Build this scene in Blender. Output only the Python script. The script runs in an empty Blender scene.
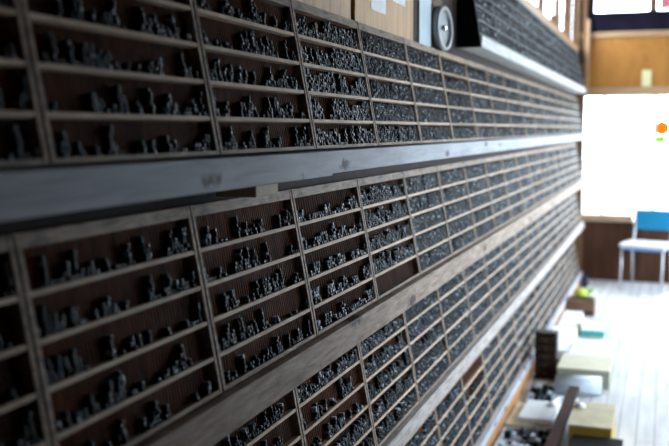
import bpy, bmesh, math, random
import numpy as np
from mathutils import Vector, Matrix
random.seed(7)
rng = np.random.default_rng(11)
SC = bpy.context.scene
COL = SC.collection
EYE = 1.76
PI = math.pi

# ------------------------------------------------------------------ materials
def mat(name, base, rough=.6, metal=0., kind=None, scale=8., stretch=(1, 1, 1), dark=None, bump=0., spec=.5, rnd=0., knots=None, coat=0.):
    m = bpy.data.materials.new(name); m.use_nodes = True
    nt = m.node_tree; N = nt.nodes; L = nt.links
    b = N['Principled BSDF']
    b.inputs['Roughness'].default_value = rough
    b.inputs['Metallic'].default_value = metal
    b.inputs['Specular IOR Level'].default_value = spec if kind != 'wood' else .14
    b.inputs['Coat Weight'].default_value = coat
    b.inputs['Base Color'].default_value = (*base, 1)
    col = None
    if kind in ('wood', 'noise'):
        tc = N.new('ShaderNodeTexCoord'); mp = N.new('ShaderNodeMapping')
        mp.inputs['Scale'].default_value = stretch
        L.new(tc.outputs['Object'], mp.inputs['Vector'])
        no = N.new('ShaderNodeTexNoise'); no.inputs['Scale'].default_value = scale
        no.inputs['Detail'].default_value = 7; no.inputs['Roughness'].default_value = .62
        if kind == 'wood': no.inputs['Distortion'].default_value = .6
        L.new(mp.outputs['Vector'], no.inputs['Vector'])
        cr = N.new('ShaderNodeValToRGB')
        d = dark or tuple(c * .5 for c in base)
        cr.color_ramp.elements[0].position = .33; cr.color_ramp.elements[0].color = (*d, 1)
        cr.color_ramp.elements[1].position = .66; cr.color_ramp.elements[1].color = (*base, 1)
        L.new(no.outputs['Fac'], cr.inputs['Fac'])
        col = cr.outputs['Color']
        if knots:
            vo = N.new('ShaderNodeTexVoronoi'); vo.inputs['Scale'].default_value = knots[0]
            m2 = N.new('ShaderNodeMapping'); m2.inputs['Scale'].default_value = knots[1]
            L.new(tc.outputs['Object'], m2.inputs['Vector'])
            n3 = N.new('ShaderNodeTexNoise'); n3.inputs['Scale'].default_value = 40; n3.inputs['Detail'].default_value = 3
            L.new(tc.outputs['Object'], n3.inputs['Vector'])
            mixv = N.new('ShaderNodeMixRGB'); mixv.blend_type = 'ADD'; mixv.inputs['Fac'].default_value = .25
            L.new(m2.outputs['Vector'], mixv.inputs['Color1']); L.new(n3.outputs['Color'], mixv.inputs['Color2'])
            L.new(mixv.outputs['Color'], vo.inputs['Vector'])
            k = N.new('ShaderNodeValToRGB'); k.color_ramp.elements[0].position = knots[2]; k.color_ramp.elements[0].color = (.16, .12, .11, 1)
            k.color_ramp.elements[1].position = knots[2] + .09; k.color_ramp.elements[1].color = (1, 1, 1, 1)
            L.new(vo.outputs['Distance'], k.inputs['Fac'])
            mm = N.new('ShaderNodeMixRGB'); mm.blend_type = 'MULTIPLY'; mm.inputs['Fac'].default_value = 1
            L.new(col, mm.inputs['Color1']); L.new(k.outputs['Color'], mm.inputs['Color2'])
            col = mm.outputs['Color']
        if bump:
            bp = N.new('ShaderNodeBump'); bp.inputs['Strength'].default_value = bump; bp.inputs['Distance'].default_value = .004
            L.new(no.outputs['Fac'], bp.inputs['Height']); L.new(bp.outputs['Normal'], b.inputs['Normal'])
    if rnd:
        oi = N.new('ShaderNodeObjectInfo'); mr = N.new('ShaderNodeMapRange')
        mr.inputs['To Min'].default_value = 1 - rnd; mr.inputs['To Max'].default_value = 1 + rnd
        L.new(oi.outputs['Random'], mr.inputs['Value'])
        hs = N.new('ShaderNodeHueSaturation')
        L.new(mr.outputs['Result'], hs.inputs['Value'])
        if col: L.new(col, hs.inputs['Color'])
        else: hs.inputs['Color'].default_value = (*base, 1)
        col = hs.outputs['Color']
    if col: L.new(col, b.inputs['Base Color'])
    return m

M = {}
M['ledge'] = mat('weathered_ledge', (.48, .50, .55), .62, kind='wood', scale=5, stretch=(6, .7, 9), dark=(.30, .32, .365), bump=.35, knots=(1., (4, 3.1, 9), .085))
M['ledge_warm'] = mat('worn_brown_ledge', (.42, .33, .26), .6, kind='wood', scale=7, stretch=(6, 1.2, 9), dark=(.18, .12, .085), bump=.5, knots=(1., (3, 2.6, 7), .1))
M['ledge_mid'] = mat('greyish_brown_ledge', (.50, .46, .44), .6, kind='wood', scale=7, stretch=(6, 1.2, 9), dark=(.27, .235, .215), bump=.4)
M['ledge_pale'] = mat('pale_ledge', (.74, .74, .74), .6, kind='wood', scale=5, stretch=(6, .8, 9), dark=(.48, .48, .47), bump=.3)
M['plinth'] = mat('orange_plinth', (.52, .25, .10), .5, kind='wood', scale=4, stretch=(6, .6, 9), dark=(.34, .15, .055), bump=.2)
M['frame'] = mat('case_frame', (.42, .30, .21), .6, kind='wood', scale=12, stretch=(5, 1, 5), dark=(.13, .105, .09), bump=.3, rnd=.22)
M['shelf'] = mat('case_shelf', (.68, .52, .39), .6, kind='wood', scale=12, stretch=(5, 1, 5), dark=(.48, .36, .26), bump=.25, rnd=.12)
M['frame_tan'] = mat('tan_case_frame', (.42, .32, .2), .6, kind='wood', scale=12, stretch=(5, 1, 5), dark=(.28, .2, .12), bump=.25, rnd=.1)
M['frame_grey'] = mat('grey_case_frame', (.17, .18, .19), .6, kind='wood', scale=12, stretch=(5, 1, 5), dark=(.10, .105, .11), bump=.25, rnd=.1)
M['back'] = mat('grooved_back', (.22, .075, .022), .6, kind='wood', scale=10, stretch=(3, 3, .8), dark=(.085, .028, .010), rnd=.25)
M['wall_dark'] = mat('dark_wall_wood', (.04, .024, .019), .7, kind='wood', scale=4, stretch=(4, 4, .5), bump=.2)
M['ply'] = mat('plywood_panel', (.62, .37, .15), .5, kind='wood', scale=4, stretch=(7, 7, .6), dark=(.38, .20, .075), bump=.1)
M['ply_orange'] = mat('orange_plywood', (.36, .16, .038), .5, kind='wood', scale=2.5, stretch=(2, 2, .8), dark=(.25, .10, .022), bump=.1)
M['wainscot'] = mat('brown_wainscot', (.085, .035, .018), .5, kind='wood', scale=3, stretch=(6, 6, .5), dark=(.035, .015, .009), bump=.2)
M['post'] = mat('brown_post', (.16, .085, .045), .6, kind='wood', scale=5, stretch=(6, 6, .6), dark=(.08, .04, .02))
M['sill'] = mat('tan_sill', (.42, .27, .16), .5, kind='wood', scale=5, stretch=(1, 6, 6), dark=(.3, .18, .1))
M['beam'] = mat('dark_beam', (.012, .010, .022), .8, spec=.05, kind='noise', scale=4)
M['pink'] = mat('pink_cloth', (.75, .22, .30), .8, kind='noise', scale=8)
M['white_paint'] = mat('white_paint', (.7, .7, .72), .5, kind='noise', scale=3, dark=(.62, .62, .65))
M['ceiling'] = mat('ceiling_board', (.16, .11, .07), .7, kind='wood', scale=3, stretch=(4, .6, 4))
M['paper'] = mat('white_paper', (.88, .88, .88), .7, kind='noise', scale=20, dark=(.72, .76, .80))
M['blue_paper'] = mat('pale_blue_paper', (.62, .74, .80), .7, kind='noise', scale=14, dark=(.52, .66, .73))
M['cream'] = mat('cream_card', (.72, .68, .50), .7, kind='noise', scale=8, dark=(.62, .58, .42))
M['sage'] = mat('sage_card', (.34, .34, .24), .7, kind='noise', scale=8, dark=(.26, .27, .19))
M['khaki'] = mat('khaki_card', (.58, .50, .32), .7, kind='noise', scale=7, dark=(.40, .34, .2))
M['ochre'] = mat('ochre_card', (.42, .28, .02), .6, kind='noise', scale=7, dark=(.32, .2, .015))
M['teal'] = mat('teal_card', (.06, .42, .46), .5, kind='noise', scale=8, dark=(.05, .34, .38))
M['olive'] = mat('olive_card', (.20, .22, .05), .6, kind='noise', scale=10)
M['lime'] = mat('lime_plastic', (.38, .42, .01), .6, kind='noise', scale=10, dark=(.28, .32, .01))
M['green_pale'] = mat('pale_green_card', (.55, .72, .42), .6, kind='noise', scale=10, dark=(.5, .65, .4))
M['dark_wood'] = mat('dark_brown_wood', (.035, .02, .015), .5, kind='wood', scale=6, stretch=(3, 3, 1), rnd=.1)
M['brown_wood'] = mat('brown_wood', (.22, .13, .08), .5, kind='wood', scale=6, stretch=(1, 4, 4))
M['plank_brown'] = mat('deep_brown_plank', (.075, .035, .025), .5, kind='wood', scale=6, stretch=(5, 1, 5))
M['black'] = mat('black_plastic', (.012, .011, .010), .8, spec=.1, kind='noise', scale=20)
M['blue_roll'] = mat('blue_grey_wrap', (.60, .68, .76), .4, kind='noise', scale=12, dark=(.42, .50, .58), bump=.3)
M['chair_blue'] = mat('blue_vinyl', (.003, .24, .46), .45, kind='noise', scale=30, dark=(.003, .21, .41))
M['chair_seat'] = mat('pale_blue_vinyl', (.22, .42, .75), .22, kind='noise', scale=30, dark=(.10, .25, .5))
M['chair_metal'] = mat('pale_metal_tube', (.62, .63, .66), .3, .6, kind='noise', scale=20, dark=(.55, .56, .6))
M['disc_rim'] = mat('grey_rim', (.38, .39, .38), .5, .1, kind='noise', scale=30, dark=(.33, .35, .35))
M['disc_face'] = mat('dial_face', (.30, .33, .35), .5, .0, kind='noise', scale=12, dark=(.28, .31, .35))
M['chrome'] = mat('bright_metal', (.85, .86, .88), .12, 1., kind='noise', scale=20, dark=(.8, .8, .82))
M['navy'] = mat('navy_plastic', (.01, .02, .06), .5, kind='noise', scale=20)
M['rubber'] = mat('black_rubber', (.015, .015, .015), .7, kind='noise', scale=20)
M['wedge'] = mat('fresh_pine', (.55, .47, .33), .6, kind='wood', scale=6, stretch=(1, 5, 5), dark=(.45, .36, .24))
M['orange'] = mat('orange_sticker', (.85, .35, .05), .5, kind='noise', scale=10)
M['green'] = mat('green_sticker', (.25, .7, .05), .5, kind='noise', scale=10)
M['yellow_paper'] = mat('yellowed_paper', (.62, .60, .33), .6, kind='noise', scale=10, dark=(.55, .5, .25))
M['outside'] = mat('outside_ground', (.35, .35, .33), .9, kind='noise', scale=.6)
M['outside_wall'] = mat('outside_wall', (.55, .42, .36), .9, kind='noise', scale=.8, dark=(.48, .37, .32))

def floor_mat():
    m = bpy.data.materials.new('floorboards'); m.use_nodes = True
    nt = m.node_tree; N = nt.nodes; L = nt.links; b = N['Principled BSDF']
    tc = N.new('ShaderNodeTexCoord'); mp = N.new('ShaderNodeMapping'); mp.inputs['Rotation'].default_value = (0, 0, PI / 2)
    L.new(tc.outputs['Object'], mp.inputs['Vector'])
    b.inputs['Specular IOR Level'].default_value = .15; br = N.new('ShaderNodeTexBrick'); br.inputs['Scale'].default_value = 1
    br.inputs['Brick Width'].default_value = 1.8; br.inputs['Row Height'].default_value = .10
    br.inputs['Mortar Size'].default_value = .004; br.inputs['Mortar'].default_value = (.30, .29, .28, 1)
    br.inputs['Color1'].default_value = (.62, .61, .61, 1); br.inputs['Color2'].default_value = (.52, .51, .51, 1)
    L.new(mp.outputs['Vector'], br.inputs['Vector'])
    no = N.new('ShaderNodeTexNoise'); no.inputs['Scale'].default_value = 3; no.inputs['Detail'].default_value = 6
    m2 = N.new('ShaderNodeMapping'); m2.inputs['Scale'].default_value = (6, .7, 1)
    L.new(tc.outputs['Object'], m2.inputs['Vector']); L.new(m2.outputs['Vector'], no.inputs['Vector'])
    mx = N.new('ShaderNodeMixRGB'); mx.blend_type = 'OVERLAY'; mx.inputs['Fac'].default_value = .5
    L.new(br.outputs['Color'], mx.inputs['Color1']); L.new(no.outputs['Fac'], mx.inputs['Color2'])
    L.new(mx.outputs['Color'], b.inputs['Base Color'])
    mr = N.new('ShaderNodeMapRange'); mr.inputs['To Min'].default_value = .5; mr.inputs['To Max'].default_value = .7
    L.new(no.outputs['Fac'], mr.inputs['Value']); L.new(mr.outputs['Result'], b.inputs['Roughness'])
    bp = N.new('ShaderNodeBump'); bp.inputs['Strength'].default_value = .3; bp.inputs['Distance'].default_value = .003
    L.new(br.outputs['Fac'], bp.inputs['Height']); bp.invert = True
    L.new(bp.outputs['Normal'], b.inputs['Normal'])
    return m
M['floor'] = floor_mat()

def type_mat():
    m = bpy.data.materials.new('type_metal'); m.use_nodes = True
    nt = m.node_tree; N = nt.nodes; L = nt.links; b = N['Principled BSDF']
    ge = N.new('ShaderNodeNewGeometry'); oi = N.new('ShaderNodeObjectInfo')
    ad = N.new('ShaderNodeMath'); ad.operation = 'ADD'; L.new(ge.outputs['Random Per Island'], ad.inputs[0]); L.new(oi.outputs['Random'], ad.inputs[1])
    fr = N.new('ShaderNodeMath'); fr.operation = 'FRACT'; L.new(ad.outputs[0], fr.inputs[0])
    cr = N.new('ShaderNodeValToRGB'); e = cr.color_ramp.elements
    e[0].position = 0; e[0].color = (.004, .006, .008, 1)
    e[1].position = 1; e[1].color = (.55, .60, .66, 1)  # pale ramp end paints glints onto a few sorts
    x = cr.color_ramp.elements.new(.75); x.color = (.009, .014, .020, 1)
    x = cr.color_ramp.elements.new(.92); x.color = (.07, .095, .12, 1)
    L.new(fr.outputs[0], cr.inputs['Fac']); L.new(cr.outputs['Color'], b.inputs['Base Color'])
    b.inputs['Metallic'].default_value = .2; b.inputs['Specular IOR Level'].default_value = .12
    tc = N.new('ShaderNodeTexCoord'); no = N.new('ShaderNodeTexNoise'); no.inputs['Scale'].default_value = 260; no.inputs['Detail'].default_value = 2
    L.new(tc.outputs['Object'], no.inputs['Vector'])
    mr = N.new('ShaderNodeMapRange'); mr.inputs['To Min'].default_value = .35; mr.inputs['To Max'].default_value = .7
    L.new(fr.outputs[0], mr.inputs['Value']); L.new(mr.outputs['Result'], b.inputs['Roughness'])
    bp = N.new('ShaderNodeBump'); bp.inputs['Strength'].default_value = .5; bp.inputs['Distance'].default_value = .0015
    L.new(no.outputs['Fac'], bp.inputs['Height']); L.new(bp.outputs['Normal'], b.inputs['Normal'])
    return m
M['type'] = type_mat()

def glass_mat():
    m = bpy.data.materials.new('window_glass'); m.use_nodes = True
    nt = m.node_tree; N = nt.nodes; L = nt.links; N.remove(N['Principled BSDF'])
    t = N.new('ShaderNodeBsdfTransparent'); t.inputs['Color'].default_value = (.95, .97, .98, 1)
    g = N.new('ShaderNodeBsdfGlossy'); g.inputs['Roughness'].default_value = .03
    f = N.new('ShaderNodeFresnel'); f.inputs['IOR'].default_value = 1.45
    gg = N.new('ShaderNodeNewGeometry'); mi = N.new('ShaderNodeMapRange'); mi.inputs['To Min'].default_value = 1.3; mi.inputs['To Max'].default_value = 1 / 1.3
    L.new(gg.outputs['Backfacing'], mi.inputs['Value']); L.new(mi.outputs['Result'], f.inputs['IOR'])
    mx = N.new('ShaderNodeMixShader'); L.new(f.outputs[0], mx.inputs[0]); L.new(t.outputs[0], mx.inputs[1]); L.new(g.outputs[0], mx.inputs[2])
    L.new(mx.outputs[0], N['Material Output'].inputs['Surface'])
    return m
M['glass'] = glass_mat()

# ------------------------------------------------------------------ helpers
def box(bm, lo, hi, bev=0., rot=None, mi=0):
    r = bmesh.ops.create_cube(bm, size=1)
    vs = r['verts']
    lo = Vector(lo); hi = Vector(hi); s = hi - lo; c = (lo + hi) / 2
    for v in vs: v.co = Vector((v.co.x * s.x, v.co.y * s.y, v.co.z * s.z))
    if bev:
        es = list({e for v in vs for e in v.link_edges})
        r2 = bmesh.ops.bevel(bm, geom=es, offset=min(bev, min(abs(a) for a in s) * .45), segments=2, affect='EDGES', profile=.6)
        vs = list({v for v in r2['verts']} | {v for v in vs if v.is_valid})
    for v in vs:
        if rot: v.co = rot @ v.co
        v.co += c
    return vs

def cyl(bm, a, b, r, seg=16, r2=None):
    a = Vector(a); b = Vector(b); d = b - a
    q = d.to_track_quat('Z', 'Y').to_matrix().to_4x4()
    bmesh.ops.create_cone(bm, cap_ends=True, segments=seg, radius1=r, radius2=r if r2 is None else r2, depth=d.length,
                          matrix=Matrix.Translation((a + b) / 2) @ q)

def tube(bm, pts, r, seg=10):
    pts = [Vector(p) for p in pts]
    rings = []
    for i, p in enumerate(pts):
        d = (pts[min(i + 1, len(pts) - 1)] - pts[max(i - 1, 0)]).normalized()
        ref = Vector((0, 0, 1)) if abs(d.z) < .9 else Vector((1, 0, 0))
        u = d.cross(ref).normalized(); w = d.cross(u)
        rings.append([bm.verts.new(p + (u * math.cos(2 * PI * k / seg) + w * math.sin(2 * PI * k / seg)) * r) for k in range(seg)])
    for a, b in zip(rings, rings[1:]):
        for k in range(seg): bm.faces.new((a[k], a[(k + 1) % seg], b[(k + 1) % seg], b[k]))
    bm.faces.new(rings[0][::-1]); bm.faces.new(rings[-1])

def obj(name, bm, m, parent=None, smooth=False):
    me = bpy.data.meshes.new(name)
    bmesh.ops.recalc_face_normals(bm, faces=bm.faces)
    bm.to_mesh(me); bm.free()
    if smooth:
        for p in me.polygons: p.use_smooth = True
    me.materials.append(M[m] if isinstance(m, str) else m)
    o = bpy.data.objects.new(name, me); COL.objects.link(o)
    if parent: o.parent = parent
    return o

def bx(name, lo, hi, m, parent=None, bev=.002, rot=None):
    bm = bmesh.new(); box(bm, lo, hi, bev, rot); return obj(name, bm, m, parent)

def tag(o, label, cat, group=None, kind=None):
    o['label'] = label; o['category'] = cat
    if group: o['group'] = group
    if kind: o['kind'] = kind
    return o

def thing(name, label, cat, loc=(0, 0, 0), rz=0, group=None):
    o = bpy.data.objects.new(name, None); COL.objects.link(o); o.empty_display_size = .05
    o.location = loc; o.rotation_euler = (0, 0, rz)
    return tag(o, label, cat, group)

def struct(name, lo, hi, m, parent=None, bev=0., label=None):
    o = bx(name, lo, hi, m, parent, bev)
    if not parent:
        o['kind'] = 'structure'
        if label: o['label'] = label
    return o

def struct_holed(name, boxes, m):
    bm = bmesh.new()
    for lo, hi in boxes: box(bm, lo, hi)
    o = obj(name, bm, m); o['kind'] = 'structure'
    return o

# ------------------------------------------------------------------ camera
TH, PH = .3405, .1008
cam = bpy.data.cameras.new('camera'); co = bpy.data.objects.new('camera', cam); COL.objects.link(co)
co.location = (0, 0, EYE)
co.rotation_euler = (PI / 2 - PH, 0, TH)
cam.sensor_width = 36; cam.lens = 36 * 929 / 669; cam.clip_start = .02; cam.clip_end = 200
cam.dof.use_dof = True; cam.dof.focus_distance = 2.6; cam.dof.aperture_fstop = 2.5
SC.camera = co

def project(p):
    X, Y, Z = p[..., 0], p[..., 1], p[..., 2] - EYE
    r = X * math.cos(TH) + Y * math.sin(TH); fw = -X * math.sin(TH) + Y * math.cos(TH)
    dep = fw * math.cos(PH) - Z * math.sin(PH); up = fw * math.sin(PH) + Z * math.cos(PH)
    dd = np.maximum(dep, .05)
    return 334.5 + 929 * r / dd, 223 - 929 * up / dd, dep

# ------------------------------------------------------------------ the room
WX = -.968          # room face of the left wall
FY = 11.2           # room face of the far wall
RX = 2.5
BY = -1.6
CZ = 3.75
struct('floor', (WX - .2, BY - .2, -.1), (RX + .2, FY + .2, 0), 'floor')
struct('ceiling', (WX - .2, BY - .2, CZ), (RX + .2, FY + .2, CZ + .1), 'ceiling')
struct('wall_back', (WX - .2, BY - .15, 0), (RX + .2, BY, CZ), 'wall_dark')
# left wall: dark boards below, clerestory band above 2.68 m from Y 4.4 on
SZ = 2.685
struct_holed('wall_left', [((WX - .12, BY, 0), (WX, FY, SZ)), ((WX - .12, BY, SZ), (WX, 4.3, CZ)), ((WX - .12, 4.3, 3.55), (WX, FY, CZ))], 'wall_dark')
PY = [5.45, 6.65, 7.81, 9.0, 10.13, 11.16]
for i, (a, b) in enumerate(zip([4.3] + PY[:-1], PY)):
    w = bpy.data.objects.new('window_%d' % (i + 1), None); COL.objects.link(w); w['kind'] = 'structure'
    bx('window_frame', (WX - .075, b - .03, SZ), (WX + .006, b + .03, 3.55), 'post', w)
    bx('window_sill', (WX - .12, a, SZ - .02), (WX + .009, b - .031, SZ + .008), 'sill', w)
    bx('pane', (WX - .022, a + .03, SZ), (WX - .018, b - .03, 3.55), 'glass', w, 0)
# tan boarding between the small rack and the windows
struct('trim_1', (WX, 4.55, 2.30), (WX + .008, 11.0, SZ - .02), 'ply')
# plywood panels over the near half
for i, (a, b, m) in enumerate([(1.2, 2.12, 'ply'), (2.14, 2.845, 'ply'), (2.89, 3.62, 'ply')]):
    struct('trim_%d' % (i + 2), (WX, a, 1.9), (WX + .014, b, 3.3), m)
struct('trim_5', (WX, 3.98, 1.9), (WX + .005, 4.16, 3.3), 'post')
# corner pillar
struct('trim_6', (WX, 11.04, 0), (-.885, FY, 2.5), 'post')
struct('trim_12', (-.93, 11.12, 2.5), (-.885, FY, CZ), 'post')
struct('trim_7', (-.885, 11.10, 2.13), (-.85, FY, 3.0), 'sill')

# far wall
T = .15
W0, W1 = -.90, 2.3
struct_holed('wall_far', [((WX - .012, FY, 0), (RX + .15, FY + T, .69))], 'wainscot')
struct_holed('wall_far_upper', [((WX - .012, FY, 2.235), (RX + .15, FY + T, 2.80))], 'ply_orange')
struct_holed('wall_far_side', [((WX - .012, FY, .69), (W0, FY + T, CZ)), ((W0, FY, 3.085), (-.815, FY + T, CZ)), ((W1, FY, .69), (RX + .15, FY + T, 2.235))], 'wall_dark')
struct('trim_8', (WX - .012, FY - .01, 2.86), (RX + .15, FY + T, 3.085), 'beam')
struct('trim_9', (WX, FY - .03, 2.80), (RX, FY + T, 2.86), 'sill')
struct('trim_10', (W0, FY - .03, 2.135), (W1, FY + T, 2.235), 'sill')
w = bpy.data.objects.new('window_7', None); COL.objects.link(w); w['kind'] = 'structure'
bx('window_sill', (W0 + .01, FY - .07, .705), (-.32, FY + T, .77), 'sill', w)
bx('window_sill', (-.32, FY - .03, .66), (W1, FY + T, .70), 'sill', w)
for x in (-.665, -.115, .435, .985, 1.535, 2.085):
    bx('mullion', (x - .018, FY + .03, .745), (x + .018, FY + .09, 2.135), 'white_paint', w)
bx('pane', (W0, FY + .058, .72), (W1, FY + .062, 2.135), 'glass', w, 0)
w = bpy.data.objects.new('window_8', None); COL.objects.link(w); w['kind'] = 'structure'
bx('pane', (-.82, FY + .058, 3.085), (W1, FY + .062, 3.6), 'glass', w, 0)
bx('window_frame', (-.215, FY + .02, 3.085), (-.13, FY + .12, 3.6), 'post', w)
bx('window_frame', (.9, FY + .02, 3.085), (.98, FY + .12, 3.6), 'post', w)
bx('window_frame', (1.9, FY + .02, 3.085), (1.98, FY + .12, 3.6), 'post', w)
struct('trim_11', (WX - .012, FY, 3.6), (RX + .15, FY + T, CZ), 'beam')

# right wall with windows on its far half
RW = [(4.0, 5.6), (6.9, 8.8), (9.0, 10.9)]
boxes = [((RX, BY, 0), (RX + .15, FY, .35)), ((RX, BY, 2.9), (RX + .15, FY, CZ)), ((RX, BY, .35), (RX + .15, RW[0][0], 2.9)), ((RX, RW[-1][1], .35), (RX + .15, FY, 2.9))]
for (a, b), (c, d) in zip(RW, RW[1:]): boxes.append(((RX, b, .35), (RX + .15, c, 2.9)))
struct_holed('wall_right', boxes, 'wainscot')
for i, (a, b) in enumerate(RW):
    w = bpy.data.objects.new('window_%d' % (9 + i), None); COL.objects.link(w); w['kind'] = 'structure'
    bx('pane', (RX + .07, a, .35), (RX + .075, b, 2.9), 'glass', w, 0)
    bx('mullion', (RX + .05, (a + b) / 2 - .02, .35), (RX + .1, (a + b) / 2 + .02, 2.9), 'white_paint', w)
    bx('window_sill', (RX - .05, a, .31), (RX + .15, b, .35), 'sill', w)
struct('wall_added_shade', (.9, 3.55, 0), (RX, 3.65, CZ), 'wall_dark')  # added out of frame to shade the near cases
struct('ground', (-60, -60, -.6), (60, 70, -.5), 'outside')
b = bx('neighbouring_building', (-9.5, 9, -.5), (-6, 26, 4.25), 'outside_wall', None, 0)
b['kind'] = 'structure'

# ------------------------------------------------------------------ ledges
ALPHA = .185
P = .0752            # row pitch along the slope
CW = .56
Y0 = 1.1606
CX = -.857
ca, sa = math.cos(ALPHA), math.sin(ALPHA)
TIER = {'A': EYE - .052, 'B': EYE - .550, 'C': EYE - 1.048, 'D': EYE - 1.610, 'E': EYE + .455}
LX = -.838
def ledge(name, y0, y1, zt, zb, m, label, x1=LX):
    bm = bmesh.new(); box(bm, (WX + .001, y0, zb), (x1, y1, zt), .003)
    o = obj(name, bm, m); tag(o, label, 'ledge'); return o
YE = 10.86
yj = 2.34
ledge('ledge_board', -.2, yj, TIER['A'] - .006, EYE - .124, 'ledge', 'weathered blue-grey ledge plank with knots, near length left of the joint', LX + .004)
ledge('ledge_board', yj + .001, YE, TIER['A'] - .006, EYE - .119, 'ledge', 'weathered blue-grey ledge plank running from the joint to the far window', LX)
ledge('ledge_board', .6, YE, TIER['B'] - .006, EYE - .636, 'ledge_warm', 'worn brown ledge plank, second down, with scratched knotty face')
ledge('ledge_board', 2.2, YE, TIER['C'] - .006, EYE - 1.120, 'ledge_mid', 'worn brown ledge plank, third down, below the knotty second one')
ledge('ledge_board', 3.6, YE, TIER['D'] - .006, EYE - 1.662, 'ledge', 'lowest grey ledge plank just above the orange base board')
o = bx('base_board', (WX + .001, 3.6, 0), (-.845, YE, EYE - 1.662), 'plinth'); tag(o, 'orange-brown base board on the floor under the lowest ledge', 'base board')
E0 = 4.52
ledge('ledge_board', E0 - .002, 10.75, TIER['E'] - .006, TIER['E'] - .062, 'ledge_pale', 'pale whitish ledge plank under the small upper rack', -.846)
# end board and back support of the upper rack
bm = bmesh.new()
vs = [(-.966, TIER['E'] - .062), (-.85, TIER['E'] - .062), (-.865, TIER['E'] + .05), (-.925, TIER['E'] + .375), (-.966, TIER['E'] + .40)]
for y in (E0 - .02, E0 - .004):
    pass
a_ = [bm.verts.new((x, E0 - .022, z)) for x, z in vs]; b_ = [bm.verts.new((x, E0 - .003, z)) for x, z in vs]
bm.faces.new(a_); bm.faces.new(b_[::-1])
for i in range(len(vs)): bm.faces.new((a_[i], b_[i], b_[(i + 1) % 5], a_[(i + 1) % 5]))
tag(obj('end_board', bm, 'black'), 'end board with shade painted black, closing the near end of the upper rack', 'board')  # unlit side of the board: its shade is put into the black colour
# pine wedge
tag(bx('wooden_wedge', (-.94, 1.86, EYE - .150), (-.842, 1.985, EYE - .1245), 'wedge', None, .002), 'small pale pine block wedged under the near blue-grey ledge', 'wedge')

# ------------------------------------------------------------------ type cases
DEPTH = .030
HT = 5 * P + .022
def frame_bm():
    bm = bmesh.new()
    g = .003
    box(bm, (-DEPTH, g, 0), (0, .0145, HT), .0012)
    box(bm, (-DEPTH, CW - .0145, 0), (0, CW - g, HT), .0012)
    box(bm, (-DEPTH, .0152, 0), (-.0003, CW - .0152, .009), .001)
    box(bm, (-DEPTH, .0152, 5 * P - .003), (-.0003, CW - .0152, HT - .0005), .0012)
    return bm
def shelf_bm(i):
    bm = bmesh.new(); box(bm, (-.0258, .0153, i * P - .0045), (-.0008, CW - .0153, i * P + .0045), .001); return bm
def back_bm(n):
    bm = bmesh.new(); box(bm, (-.0298, .0154, .0092), (-.0262, CW - .0154, 5 * P - .0035))
    pit = (CW - .032) / n
    for r in range(5):
        z0 = r * P + (.0092 if r == 0 else .0047); z1 = (r + 1) * P - (.0047 if r < 4 else .0036)
        for k in range(1, n):
            y = .016 + k * pit; box(bm, (-.0262, y - .0011, z0), (-.0165, y + .0011, z1))
    return bm
def mesh_of(bm, name, m):
    o = obj(name, bm, m); me = o.data; bpy.data.objects.remove(o); return me
FR = {m: mesh_of(frame_bm(), 'frame', m) for m in ('frame', 'frame_tan', 'frame_grey')}
SH = {m: [mesh_of(shelf_bm(i), 'shelf', m) for i in range(1, 5)] for m in ('shelf', 'frame_tan', 'frame_grey')}
BK = {}
ROWN = ['bottom', 'fourth', 'third', 'second', 'top']

# columns, sort height, fill style per row (bottom row first)
def spec(t, k):
    n, h = 50, .0064
    if t == 'A':
        if k <= 1: return 46, .0085, [('sparse', .55), ('sparse', .5), ('sparse', .6), ('sparse', .6), ('sparse', .85)]
        if k == 2: return 34, .0078, [('mid', .8), ('mid', .85), ('mid', .85), ('mid', .85), ('mid', .8)]
        if k == 3: return 50, h, [('full', .88), ('full', .85), ('full', .88), ('full', .98), ('full', .98)]
    if t == 'B':
        if k <= 1: return 46, .0085, [('sparse', .42), ('sparse', .5), ('sparse', .48), ('sparse', .6), ('sparse', .5)]
        if k == 2: return 30, .0085, [('clump', .5), ('clump', .55), ('clump', .5), ('clump', .6), ('clump', .5)]
        if k == 3: return 40, .0075, [('empty', 0), ('mid', .72), ('mid', .7), ('mid', .75), ('mid', .78)]
    if t == 'C':
        if k <= 1: return 46, .0085, [('sparse', .5)] * 5
        if k == 2: return 40, .0075, [('mid', .6), ('mid', .7), ('sparse', .7), ('sparse', .7), ('mid', .6)]
        if k == 3: return 44, .0068, [('mid', .8), ('mid', .72), ('mid', .72), ('mid', .7), ('mid', .68)]
        if k == 4: return 50, h, [('full', .9), ('full', .85), ('mid', .85), ('full', .92), ('full', .97)]
    if t == 'D':
        if k <= 5: return 44, .0068, [('mid', .8), ('mid', .75), ('full', .85), ('full', .9), ('mid', .8)]
        if k == 6: return 44, .0068, [('full', .9), ('mid', .8), ('mid', .6), ('sparse', .5), ('empty', 0)]
    if t == 'E':
        return 26, .0115, [('full', .86), ('full', .9), ('full', .84), ('full', .9), ('full', .8)]
    f = [('full', .88 + .1 * random.random()) for _ in range(5)]
    if random.random() < .3: f[random.randrange(5)] = ('mid', .75)
    if k >= 9: return 36, .0088, f
    return n, h, f

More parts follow.
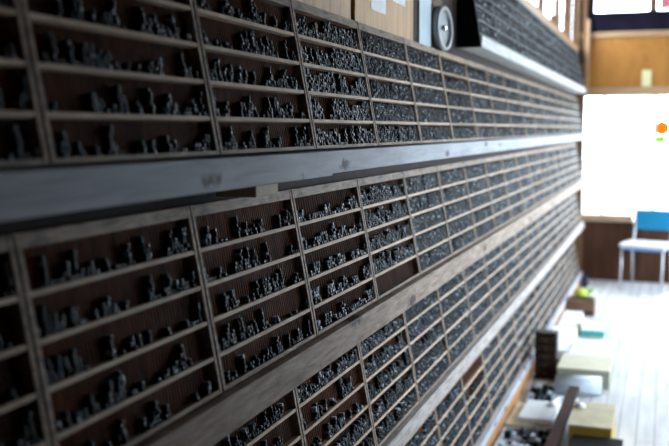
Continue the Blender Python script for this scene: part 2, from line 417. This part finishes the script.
def heights(n, H, style, v):
    x = np.arange(n)
    if style == 'empty':
        a = np.zeros(n); a[:1] = .1; return a
    if style == 'sparse':
        a = v * .6 + .16 * np.sin(x / n * rng.uniform(6, 16) + rng.uniform(0, 6)) + rng.normal(0, .2, n)
        a[rng.random(n) < .27] *= rng.uniform(0, .25)
        a[rng.random(n) < .07] = min(.95, v + .3)
        for _ in range(3):
            s_ = rng.integers(0, n); a[s_:s_ + rng.integers(2, 6)] = 0
        return a
    if style == 'old':
        c = np.cumsum(rng.normal(0, 1, n)); c = c - np.convolve(c, np.ones(11) / 11, 'same')
        a = v * .62 + .17 * c + rng.normal(0, .13, n)
        a += .16 * np.sin(x / n * rng.uniform(6, 14) + rng.uniform(0, 6))
        a[rng.random(n) < .22] *= .25
        a[rng.random(n) < .05] = min(.98, v + .35)
        for _ in range(2):
            s = rng.integers(0, n); a[s:s + rng.integers(2, 6)] = 0
        return a
    if style == 'clump':
        a = np.zeros(n); s = 0
        while s < n:
            w = rng.integers(2, 5); hgt = v * rng.uniform(.6, 1.45)
            a[s:s + w] = hgt * rng.uniform(.75, 1.05, len(a[s:s + w])); s += w
            g = rng.integers(1, 4); a[s:s + g] = v * rng.uniform(0, .55); s += g
        return a
    if style == 'mid':
        a = v + rng.normal(0, .12, n) + .12 * np.sin(x / n * rng.uniform(5, 20) + rng.uniform(0, 6))
        for _ in range(rng.integers(2, 5)):
            s = rng.integers(0, n); a[s:s + rng.integers(1, 4)] *= rng.uniform(0, .6)
        return a
    a = v + rng.normal(0, .06, n)
    for _ in range(rng.integers(2, 6)):
        s = rng.integers(0, n); a[s:s + rng.integers(1, 3)] *= rng.uniform(.1, .8)
    a[:rng.integers(1, 3)] = 0
    return a

ORD = ['first', 'second', 'third', 'fourth', 'fifth', 'sixth', 'seventh', 'eighth', 'ninth', 'tenth', 'eleventh', 'twelfth', 'thirteenth', 'fourteenth',
       'fifteenth', 'sixteenth', 'seventeenth', 'eighteenth']
LEDN = {'A': 'standing on the knotty blue-grey ledge', 'B': 'directly beneath the blue-grey ledge', 'C': 'beneath the second, brown ledge', 'D': 'on the lowest ledge above the base board',
        'E': 'in the small upper rack'}
def describe(styles):
    s = [x[0] for x in styles]
    if s.count('full') >= 4: return 'full'
    if s[0] == 'empty': return 'half-full empty-bottomed'
    if s.count('sparse') >= 4: return 'sparsely filled'
    if s.count('clump') >= 4: return 'clumpily filled'
    return 'partly filled'

boxes_c = []      # rows: tier, k, row, y0, y1, s0, s1, n0, n1
meta = []
cases = []
for t in 'ABCDE':
    zb = TIER[t]
    ks = range(-1, 17) if t != 'E' else range(0, 11)
    vis = 0
    for k in ks:
        ys = (Y0 + CW * k) if t != 'E' else E0 + CW * k
        corners = np.array([[CX - s * sa * HT, ys + y, zb + s * ca * HT] for s in (0, .3, .6, 1) for y in (0, .15, .3, .45, CW)])
        px, py, dp = project(corners)
        if not np.any((px > -14) & (px < 683) & (py > -6) & (py < 452) & (dp > .1)): continue
        n, h, styles = spec(t, k)
        cases.append((t, k, ys, zb, vis, n, h, styles)); vis += 1
counts = {t: sum(1 for c in cases if c[0] == t) for t in 'ABCDE'}
GRP = {'A': 'type cases on the blue-grey ledge', 'B': 'type cases under the blue-grey ledge', 'C': 'type cases under the second ledge', 'D': 'type cases on the lowest ledge', 'E': 'type cases in the small upper rack'}
for (t, k, ys, zb, vi, n, h, styles) in cases:
    fm = 'frame_tan' if (t == 'A' and k == 5) else 'frame'
    sm = 'frame_tan' if (t == 'A' and k == 5) else 'shelf'
    if t == 'E': fm = sm = 'frame_grey'
    which = ORD[vi] + ' from the left' if vi else 'leftmost'
    if vi == counts[t] - 1: which = 'farthest at the window end'
    tone = 'tan-railed ' if fm == 'frame_tan' else ''
    root = bpy.data.objects.new('type_case', None); COL.objects.link(root)
    root.location = (CX, ys, zb); root.rotation_euler = (0, -ALPHA, 0); root.empty_display_size = .05
    tag(root, '%s%s type case %s, %s' % (tone, describe(styles), LEDN[t], which), 'type case', GRP[t])
    def part(nm, me):
        o = bpy.data.objects.new(nm, me); COL.objects.link(o); o.parent = root; return o
    part('frame', FR[fm])
    for me in SH[sm]: part('shelf', me)
    if n not in BK: BK[n] = mesh_of(back_bm(n), 'back_panel', 'back')
    part('back_panel', BK[n])
    pit = (CW - .032) / n
    for r in range(5):
        z0 = r * P + (.0093 if r == 0 else .0048); z1 = (r + 1) * P - (.0048 if r < 4 else .0038)
        nm = int((z1 - z0) / h)
        hh = np.clip(heights(n, nm, *styles[r]), 0, 1)
        cnt = np.round(hh * nm).astype(int)
        for c in range(n):
            m_ = min(cnt[c], nm)
            if m_ <= 0: continue
            yy0 = .016 + c * pit + .0017; yy1 = .016 + (c + 1) * pit - .0019
            wj = rng.uniform(0, .0006)
            for q in range(m_):
                jit = rng.uniform(-.0045, .0012) if t != 'E' else rng.uniform(-.004, .004)
                boxes_c.append((yy0 + wj, yy1 - wj, z0 + q * h + .00015, z0 + (q + 1) * h - .0002, -.0262 if False else -.0160 if False else -.0261, -.0026 + jit))
                meta.append((ord(t), k, r, ys, zb, vi))
Bx = np.array(boxes_c); Mt = np.array(meta, dtype=float)
# keep sorts clear of the ribs: ribs sit between columns
def to_world(y, s, nn, mt):
    X = CX + nn * ca - s * sa
    Z = mt[:, 4] + nn * sa + s * ca
    return np.stack([X, mt[:, 3] + y, Z], -1)
cen = to_world((Bx[:, 0] + Bx[:, 1]) / 2, (Bx[:, 2] + Bx[:, 3]) / 2, Bx[:, 5], Mt)
px, py, dp = project(cen)
inside = (px > 3) & (px < 666) & (py > 3) & (py < 443) & (dp > .1)
# hidden behind a ledge face: drop from the individual candidates
score = np.where(inside, (Bx[:, 3] - Bx[:, 2]) * (.35 * (Bx[:, 1] - Bx[:, 0]) + .02) / np.maximum(dp, .3) ** 2, 0)
order = np.argsort(-score)
pick = order[:300]
mask = np.ones(len(Bx), bool); mask[pick] = False

def sort_mesh(w, hgt, d):
    # body, narrower shoulder and raised face: a cast metal sort lying in its groove, face outwards
    bm = bmesh.new()
    box(bm, (-d / 2, -w / 2, -hgt / 2), (d / 2 - .0016, w / 2, hgt / 2), .0003)
    box(bm, (d / 2 - .0018, -w / 2 + .0005, -hgt / 2 + .0005), (d / 2, w / 2 - .0005, hgt / 2 - .0005), .0002)
    box(bm, (-d / 2 + .004, -w / 2 + .0015, hgt / 2 - .0004), (-d / 2 + .006, w / 2 - .0015, hgt / 2 + .0001))
    return bm
smesh = {}
for i in pick:
    y0, y1, s0, s1, n0, n1 = Bx[i]; t, k, r, ys, zb, vi = Mt[i]; t = chr(int(t)); r = int(r); vi = int(vi)
    key = (round(y1 - y0, 4), round(s1 - s0, 4), round(n1 - n0, 3))
    if key not in smesh: smesh[key] = mesh_of(sort_mesh(*key), 'metal_type_sort', 'type')
    o = bpy.data.objects.new('metal_type_sort', smesh[key]); COL.objects.link(o)
    o.location = to_world(np.array([(y0 + y1) / 2]), np.array([(s0 + s1) / 2]), np.array([(n0 + n1) / 2]), Mt[i:i + 1])[0]
    o.rotation_euler = (0, -ALPHA, 0)
    cs = 'leftmost case' if vi == 0 else ORD[vi] + ' case from the left'
    led = {'A': 'above the blue-grey ledge', 'B': 'below the blue-grey ledge', 'C': 'below the brown ledge', 'D': 'on the lowest ledge', 'E': 'in the upper rack'}[t]
    tag(o, 'dark metal type sort, %s row, %s %s' % (ROWN[r], cs, led), 'metal type', '%s row sorts, %s %s' % (ROWN[r], cs, led))

R = np.where(mask)[0]
b_ = Bx[R]; m_ = Mt[R]
corner = [(0, 2, 4), (0, 2, 5), (0, 3, 4), (0, 3, 5), (1, 2, 4), (1, 2, 5), (1, 3, 4), (1, 3, 5)]
V = np.stack([to_world(b_[:, a], b_[:, c], b_[:, d], m_) for a, c, d in corner], 1).reshape(-1, 3)
quads = np.array([(1, 5, 7, 3), (0, 1, 3, 2), (5, 4, 6, 7), (2, 3, 7, 6), (0, 4, 5, 1)])
F = (quads[None] + 8 * np.arange(len(R))[:, None, None]).reshape(-1)
me = bpy.data.meshes.new('metal_type')
me.vertices.add(len(V)); me.vertices.foreach_set('co', V.ravel().astype('f'))
me.loops.add(len(F)); me.loops.foreach_set('vertex_index', F.astype('i'))
nf = len(F) // 4
me.polygons.add(nf); me.polygons.foreach_set('loop_start', (np.arange(nf) * 4).astype('i'))
me.update(calc_edges=True); me.validate()
me.materials.append(M['type'])
mo = bpy.data.objects.new('metal_type', me); COL.objects.link(mo)
tag(mo, 'masses of small dark metal type filling the wooden cases', 'metal type', None, 'stuff')
print('sorts', len(Bx))

# ------------------------------------------------------------------ things on the left wall
XP = WX + .0141
tag(bx('paper_notice', (XP, 3.06, 2.165), (XP + .0012, 3.235, 2.42), 'paper', None, 0), 'white paper notice pinned to the plywood, left of the two small ones', 'notice')
def notice_lines(o_parent, y0, y1, z0, z1, n):
    bm = bmesh.new()
    for i in range(n):
        z = z1 - (i + .5) * (z1 - z0) / n
        box(bm, (XP + .0012, y0, z - .0015), (XP + .0015, y1 - random.random() * .03, z + .0015))
    return bm
tag(bx('paper_notice', (XP, 3.33, 2.225), (XP + .0012, 3.50, 2.46), 'paper', None, 0), 'white paper notice pinned high beside the dark gap', 'notice')
tag(bx('hanging_sheet', (WX + .002, 3.755, 2.085), (WX + .006, 3.955, 2.75), 'blue_paper', None, 0), 'long pale blue-white sheet hanging behind the round disc', 'paper sheet')
# round disc leaning on the top rail
d = thing('round_dial', 'round grey disc with pale rim and bright centre, standing on the cases', 'disc', (-.932, 4.05, EYE - .052 + HT * ca + .002))
d.rotation_euler = (0, -.03, -.12)
def ring_bm(r0, r1, x0, x1, seg=48):
    bm = bmesh.new(); rows = []
    for (r, x) in ((r0, x0), (r1, x0), (r1, x1), (r0, x1)):
        rows.append([bm.verts.new((x, r * math.cos(2 * PI * k / seg), .097 + r * math.sin(2 * PI * k / seg))) for k in range(seg)])
    for i in range(4):
        a, b = rows[i], rows[(i + 1) % 4]
        for k in range(seg): bm.faces.new((a[k], a[(k + 1) % seg], b[(k + 1) % seg], b[k]))
    return bm
obj('rim', ring_bm(.078, .096, -.012, .016), 'disc_rim', d, True)
bm = bmesh.new(); cyl(bm, (-.010, 0, .097), (.004, 0, .097), .079, 48); obj('face', bm, 'disc_face', d)
bm = bmesh.new(); cyl(bm, (.004, 0, .097), (.018, 0, .097), .015, 24, .009); obj('hub', bm, 'chrome', d)
bm = bmesh.new(); cyl(bm, (-.02, 0, .097), (-.0125, 0, .097), .094, 48); obj('backing', bm, 'rubber', d)

# ------------------------------------------------------------------ far wall items
tag(bx('paper_notice', (-.27, FY - .006, 2.24), (-.17, FY - .001, 2.425), 'yellow_paper', None, 0), 'yellowed paper slip on the orange plywood above the far window', 'notice')
tag(bx('hanging_banner', (-.10, FY - .03, 3.09), (.45, FY - .022, 3.32), 'pink', None, 0), 'pinkish red cloth strip hanging in front of the top window', 'banner')
def translucent(name, c):
    m = bpy.data.materials.new(name); m.use_nodes = True; nt = m.node_tree; N = nt.nodes; N.remove(N['Principled BSDF'])
    t = N.new('ShaderNodeBsdfTranslucent'); d_ = N.new('ShaderNodeBsdfDiffuse'); mx = N.new('ShaderNodeMixShader'); mx.inputs[0].default_value = .8
    no = N.new('ShaderNodeTexNoise'); no.inputs['Scale'].default_value = 20
    hs = N.new('ShaderNodeMixRGB'); hs.inputs['Color1'].default_value = (*c, 1); hs.inputs['Color2'].default_value = (*(a * .8 for a in c), 1)
    nt.links.new(no.outputs['Fac'], hs.inputs['Fac'])
    nt.links.new(hs.outputs[0], t.inputs[0]); nt.links.new(hs.outputs[0], d_.inputs[0])
    nt.links.new(d_.outputs[0], mx.inputs[1]); nt.links.new(t.outputs[0], mx.inputs[2]); nt.links.new(mx.outputs[0], N['Material Output'].inputs[0])
    return m
M['orange_t'] = translucent('orange_film', (.75, .24, .02)); M['green_t'] = translucent('green_film', (.25, .62, .02))
s = thing('window_sticker', 'small orange and green sticker on the bright far window', 'sticker', (-.035, FY + .055, 1.60))
bm = bmesh.new(); cyl(bm, (0, 0, .17), (0, -.003, .17), .085, 20); obj('orange_patch', bm, 'orange_t', s)
bx('green_patch', (-.075, -.003, .0), (.04, 0, .083), 'green_t', s, .001)

# ------------------------------------------------------------------ the chair
ch = thing('chair', 'blue vinyl chair with pale metal tube frame by the far window', 'chair', (-.145, 10.8, 0), math.radians(-14))
bm = bmesh.new(); box(bm, (-.235, -.215, .438), (.235, .21, .472), .014); obj('seat', bm, 'chair_seat', ch)
bm = bmesh.new(); box(bm, (-.25, -.235, .468), (.25, .215, .508), .016); obj('seat_top_glare', bm, 'white_paint', ch)['label'] = 'seat top with sky glare painted white'  # sky glare on the vinyl seat, put in as a white top
bm = bmesh.new(); box(bm, (-.19, .215, .63), (.19, .245, .855), .014, Matrix.Rotation(-.12, 3, 'X')); obj('backrest', bm, 'chair_blue', ch)
for sx in (-1, 1):
    bm = bmesh.new(); tube(bm, [(sx * .222, -.205, .45), (sx * .222, -.212, .25), (sx * .224, -.225, .002)], .011); obj('leg', bm, 'chair_metal', ch, True)
    bm = bmesh.new(); tube(bm, [(sx * .215, .18, .45), (sx * .216, .205, .25), (sx * .218, .235, .002)], .011); obj('leg', bm, 'chair_metal', ch, True)
    bm = bmesh.new(); tube(bm, [(sx * .203, .17, .44), (sx * .203, .20, .54), (sx * .203, .225, .68), (sx * .203, .25, .86)], .012); obj('back_post', bm, 'chair_metal', ch, True)

# ------------------------------------------------------------------ clutter on the floor beside the racks
def open_box(bm, x0, x1, y0, y1, z0, z1, t=.006):
    box(bm, (x0, y0, z0), (x1, y1, z0 + t), .001)
    box(bm, (x0, y0, z0 + t), (x0 + t, y1, z1), .001); box(bm, (x1 - t, y0, z0 + t), (x1, y1, z1), .001)
    box(bm, (x0 + t, y0, z0 + t), (x1 - t, y0 + t, z1), .001); box(bm, (x0 + t, y1 - t, z0 + t), (x1 - t, y1, z1), .001)

# yellow bundle on a pale tray
bm = bmesh.new(); open_box(bm, -.83, -.66, 9.65, 10.25, 0, .05); tag(obj('card_tray', bm, 'green_pale'), 'pale green card tray on the floor near the far window', 'tray')
bm = bmesh.new(); bmesh.ops.create_uvsphere(bm, u_segments=20, v_segments=12, radius=1)
for v in bm.verts:
    v.co = Vector((v.co.x * .06, v.co.y * .12, v.co.z * .045)) * (1 + .06 * math.sin(5 * v.co.x + 3 * v.co.y * 7)); v.co += Vector((-.765, 9.9, .054))
tag(obj('lime_bundle', bm, 'lime', None, True), 'lime yellow bundle lying in the pale green tray', 'bundle')
bm = bmesh.new(); open_box(bm, -.83, -.76, 10.55, 10.68, 0, .12, .008); tag(obj('waste_bin', bm, 'navy'), 'small dark blue bin at the far end of the racks', 'bin')
# brown wooden box
cb = thing('wooden_box', 'brown wooden box with open top beyond the teal carton', 'box', (-.705, 9.06, 0))
bm = bmesh.new(); open_box(bm, -.125, .13, -.11, .11, 0, .15, .012); obj('body', bm, 'brown_wood', cb)
bx('base_slat', (-.12, -.118, .02), (.125, -.1105, .045), 'dark_wood', cb)
# white cartons further back
def carton(name, label, x0, x1, y0, y1, z, m_side, m_top, cat='carton', z0=0, grp=None):
    c = thing(name, label, cat, ((x0 + x1) / 2, (y0 + y1) / 2, z0), 0, grp)
    hx, hy = (x1 - x0) / 2, (y1 - y0) / 2
    bx('body', (-hx, -hy, 0), (hx, hy, z - .006), m_side, c, .003)
    bm = bmesh.new(); box(bm, (-hx - .003, -hy - .003, z - .02), (-hx, hy + .003, z - .006)); box(bm, (-hx - .004, -hy - .004, z - .006), (hx + .004, hy + .004, z), .002)
    box(bm, (hx, -hy - .003, z - .02), (hx + .003, hy + .003, z - .006)); obj('lid', bm, m_top, c)
    return c
carton('flat_carton', 'flat white carton between the brown box and the teal box', -.82, -.665, 8.15, 8.8, .07, 'paper', 'paper')
tb = thing('teal_box', 'box with teal front and white top beyond the white cartons', 'box', (-.53, 8.13, 0))
bx('body', (-.09, -.10, 0), (.10, .28, .055), 'teal', tb, .002); bx('top_sheet', (-.088, -.09, .0555), (.098, .28, .060), 'paper', tb, .001)
bx('end_flap', (-.125, -.10, 0), (-.091, .02, .10), 'olive', tb, .002); bx('base_sheet', (-.02, -.15, 0), (.11, -.1005, .006), 'yellow_paper', tb, .001)
carton('white_carton', 'low white carton against the base board behind the dark drawer unit', -.825, -.645, 7.05, 7.95, .10, 'paper', 'paper')
wc = carton('white_carton', 'broad white carton with grey-green edge in front of the teal box', -.625, -.31, 6.99, 7.49, .10, 'sage', 'paper')
bx('handle', (-.03, -.269, .045), (.03, -.2505, .07), 'dark_wood', wc, .002)
bx('label_patch', (.06, -.2515, .02), (.14, -.2505, .08), 'blue_roll', wc, 0)
sc = carton('sage_carton', 'sage green carton with cream lid beside the dark drawer unit', -.645, -.30, 6.42, 6.86, .13, 'sage', 'cream')
# roll
bm = bmesh.new(); cyl(bm, (-.635, 6.22, .062), (-.345, 6.27, .062), .062, 28)
rl = tag(obj('wrapped_roll', bm, 'blue_roll', None, True), 'blue-grey wrapped roll lying in front of the sage carton', 'roll')
bm = bmesh.new(); cyl(bm, (-.347, 6.27, .062), (-.343, 6.2705, .062), .028, 20); obj('roll_core', bm, 'black', rl)
# dark drawer unit
du = thing('drawer_unit', 'small dark brown drawer unit standing against the base board', 'drawers', (-.745, 6.62, 0))
bm = bmesh.new(); open_ = None
box(bm, (-.075, -.06, 0), (-.063, .06, .33), .001); box(bm, (.063, -.06, 0), (.075, .06, .33), .001)
box(bm, (-.063, -.06, .318), (.063, .06, .33), .001); box(bm, (-.063, .052, 0), (.063, .06, .318), .001); box(bm, (-.063, -.06, 0), (.063, .052, .012), .001)
obj('carcass', bm, 'dark_wood', du)
for i in range(5):
    z = .016 + i * .060
    dr = bx('drawer', (-.061, -.064, z), (.061, .045, z + .052), 'dark_wood', du, .003)
    bm = bmesh.new(); cyl(bm, (0, -.064, z + .026), (0, -.078, z + .026), .006, 12); obj('knob', bm, 'brown_wood', dr)
# hand brush
hb = thing('wooden_mallet', 'small dark wooden mallet lying beside the drawer unit', 'mallet', (-.635, 6.93, 0), .3)
bm = bmesh.new(); cyl(bm, (0, -.10, .03), (0, .04, .03), .011, 12); obj('handle', bm, 'dark_wood', hb, True)
bx('head', (-.035, .04, 0), (.035, .08, .06), 'dark_wood', hb, .004)
bm = None
hb.location = (-.705, 6.87, 0); hb.rotation_euler = (0, 0, 0)
# type trays
def tray(label, x, y, rz, w, l, m, z=0, n=(5, 4), hz=.022):
    t = thing('type_tray', label, 'tray', (x, y, z), rz)
    bm = bmesh.new(); open_box(bm, -w / 2, w / 2, -l / 2, l / 2, 0, .025, .006); obj('tray', bm, m, t)
    return t
def blocks(cx, cy, rz, w, l, nx, ny, z, lbl, grp, fill=.75):
    c, s_ = math.cos(rz), math.sin(rz)
    for i in range(nx):
        for j in range(ny):
            if random.random() > fill: continue
            x = -w / 2 + (i + .5) * w / nx; y = -l / 2 + (j + .5) * l / ny
            hh = random.uniform(.02, .05); bm = bmesh.new()
            a, b2 = w / nx * random.uniform(.30, .44), l / ny * random.uniform(.28, .44)
            box(bm, (-a, -b2, 0), (a, b2, hh), .0015)
            box(bm, (-a * .8, -b2 * .8, hh), (a * .8, b2 * .8, hh + .003), .0008)
            o = obj('type_block', bm, random.choice(['type', 'type', 'black', 'blue_roll']))
            o.location = (cx + x * c - y * s_, cy + x * s_ + y * c, z); o.rotation_euler = (0, 0, rz + random.uniform(-.05, .05))
            tag(o, lbl, 'type block', grp)
tray('grey tray of dark metal pieces between drawer unit and cream folder', -.715, 6.09, .05, .17, .34, 'blue_roll')
blocks(-.715, 6.09, .05, .15, .31, 4, 5, .0065, 'dark metal block in the grey tray behind the cream folder', 'blocks in the grey tray')
tray('small white tray beside the grey tray of metal pieces', -.55, 5.99, -.2, .12, .16, 'paper')
# cream folder with papers
fo = thing('cream_folder', 'cream board with white papers lying across the floor', 'folder', (-.69, 5.62, 0), -.03)
bx('cover', (-.145, -.22, 0), (.135, .22, .022), 'cream', fo, .003); bx('papers', (-.075, -.18, .0222), (.13, .20, .0565), 'paper', fo, .002)
# heap nearest
tray('blue-grey tray of metal blocks in front of the cream folder', -.685, 5.08, -.02, .29, .48, 'blue_roll')
blocks(-.685, 5.08, -.02, .25, .44, 7, 6, .0065, 'metal block in the blue-grey tray in front of the cream folder', 'blocks in the blue-grey tray', .7)
# brown plank leaning over khaki box
kb = thing('khaki_box', 'khaki card box with ochre front beside the brown plank', 'box', (-.335, 5.34, 0))
bx('body', (-.11, -.22, 0), (.115, .24, .132), 'ochre', kb, .003); bx('lid', (-.115, -.225, .1323), (.12, .245, .145), 'khaki', kb, .004)
bb = thing('black_case', 'low black-brown case in the lower right corner of the clutter', 'case', (-.29, 4.90, 0))
bx('body', (-.13, -.16, 0), (.13, .19, .075), 'plank_brown', bb, .004); bx('lid', (-.132, -.162, .0755), (.132, .192, .10), 'black', bb, .004)
pl = thing('brown_plank', 'dark brown plank leaning on the khaki box', 'plank', (-.49, 5.3, 0))
bm = bmesh.new(); A = Vector((-.05, -.62, .02)); B = Vector((.02, .42, .185))
dv = B - A; q = dv.to_track_quat('Y', 'Z').to_matrix()
box(bm, (-.032, -dv.length / 2, -.015), (.032, dv.length / 2, .015), .003, q)
o = obj('plank_body', bm, 'plank_brown', pl); o.location = (A + B) / 2
bm = bmesh.new(); box(bm, (.034, -.12, .0), (.05, .12, .055), .003, None); o = obj('cross_piece', bm, 'plank_brown', pl); o.location = (-.05, .1, .02)
for x, y, lb in ((-.585, 5.60, 'small round white saucer on the floor left of the brown plank'), (-.43, 5.60, 'small round white saucer on the khaki box side of the plank')):
    pass
def cap(x, y, z, lb):
    bm = bmesh.new(); cyl(bm, (x, y, z), (x, y, z + .012), .034, 24, .03); cyl(bm, (x, y, z + .012), (x, y, z + .018), .026, 24)
    tag(obj('small_saucer', bm, 'white_paint', None, True), lb, 'saucer')
cap(-.60, 5.73, .0565, 'small round white saucer on the papers left of the brown plank')
cap(-.415, 5.47, .1455, 'small round white saucer on top of the khaki box')
tag(bx('paper_slip', (-.42, 5.62, 0), (-.30, 5.82, .004), 'paper', None, 0), 'white paper slip between the khaki box and the roll', 'paper')
tag(bx('paper_slip', (-.54, 4.95, 0), (-.47, 5.1, .004), 'paper', None, 0), 'white paper slip on the floor by the black case', 'paper')

# ------------------------------------------------------------------ light: sky through the windows
wd = bpy.data.worlds.new('sky'); SC.world = wd; wd.use_nodes = True
bg = wd.node_tree.nodes['Background']; bg.inputs['Color'].default_value = (.80, .90, 1, 1); bg.inputs['Strength'].default_value = 17
def portal(loc, rot, sx, sy):
    l = bpy.data.lights.new('window_portal', 'AREA'); l.shape = 'RECTANGLE'; l.size = sx; l.size_y = sy
    l.cycles.is_portal = True
    o = bpy.data.objects.new('window_portal', l); COL.objects.link(o); o.location = loc; o.rotation_euler = rot
for a, b in RW: portal((RX + .14, (a + b) / 2, 1.625), (PI / 2, 0, PI / 2), b - a, 2.55)
portal(((W0 + W1) / 2, FY + .14, 1.44), (-PI / 2, 0, 0), W1 - W0, 1.39)
portal(((W0 + W1) / 2, FY + .14, 3.34), (-PI / 2, 0, 0), W1 - W0, .5)
portal((WX - .11, 7.7, 3.12), (PI / 2, 0, -PI / 2), 6.7, .85)

vs = SC.view_settings
vs.view_transform = 'Standard'; vs.look = 'None'; vs.gamma = 1; vs.use_curve_mapping = False; vs.exposure = 0
SC.cycles.use_denoising = True
SC.cycles.max_bounces = 8
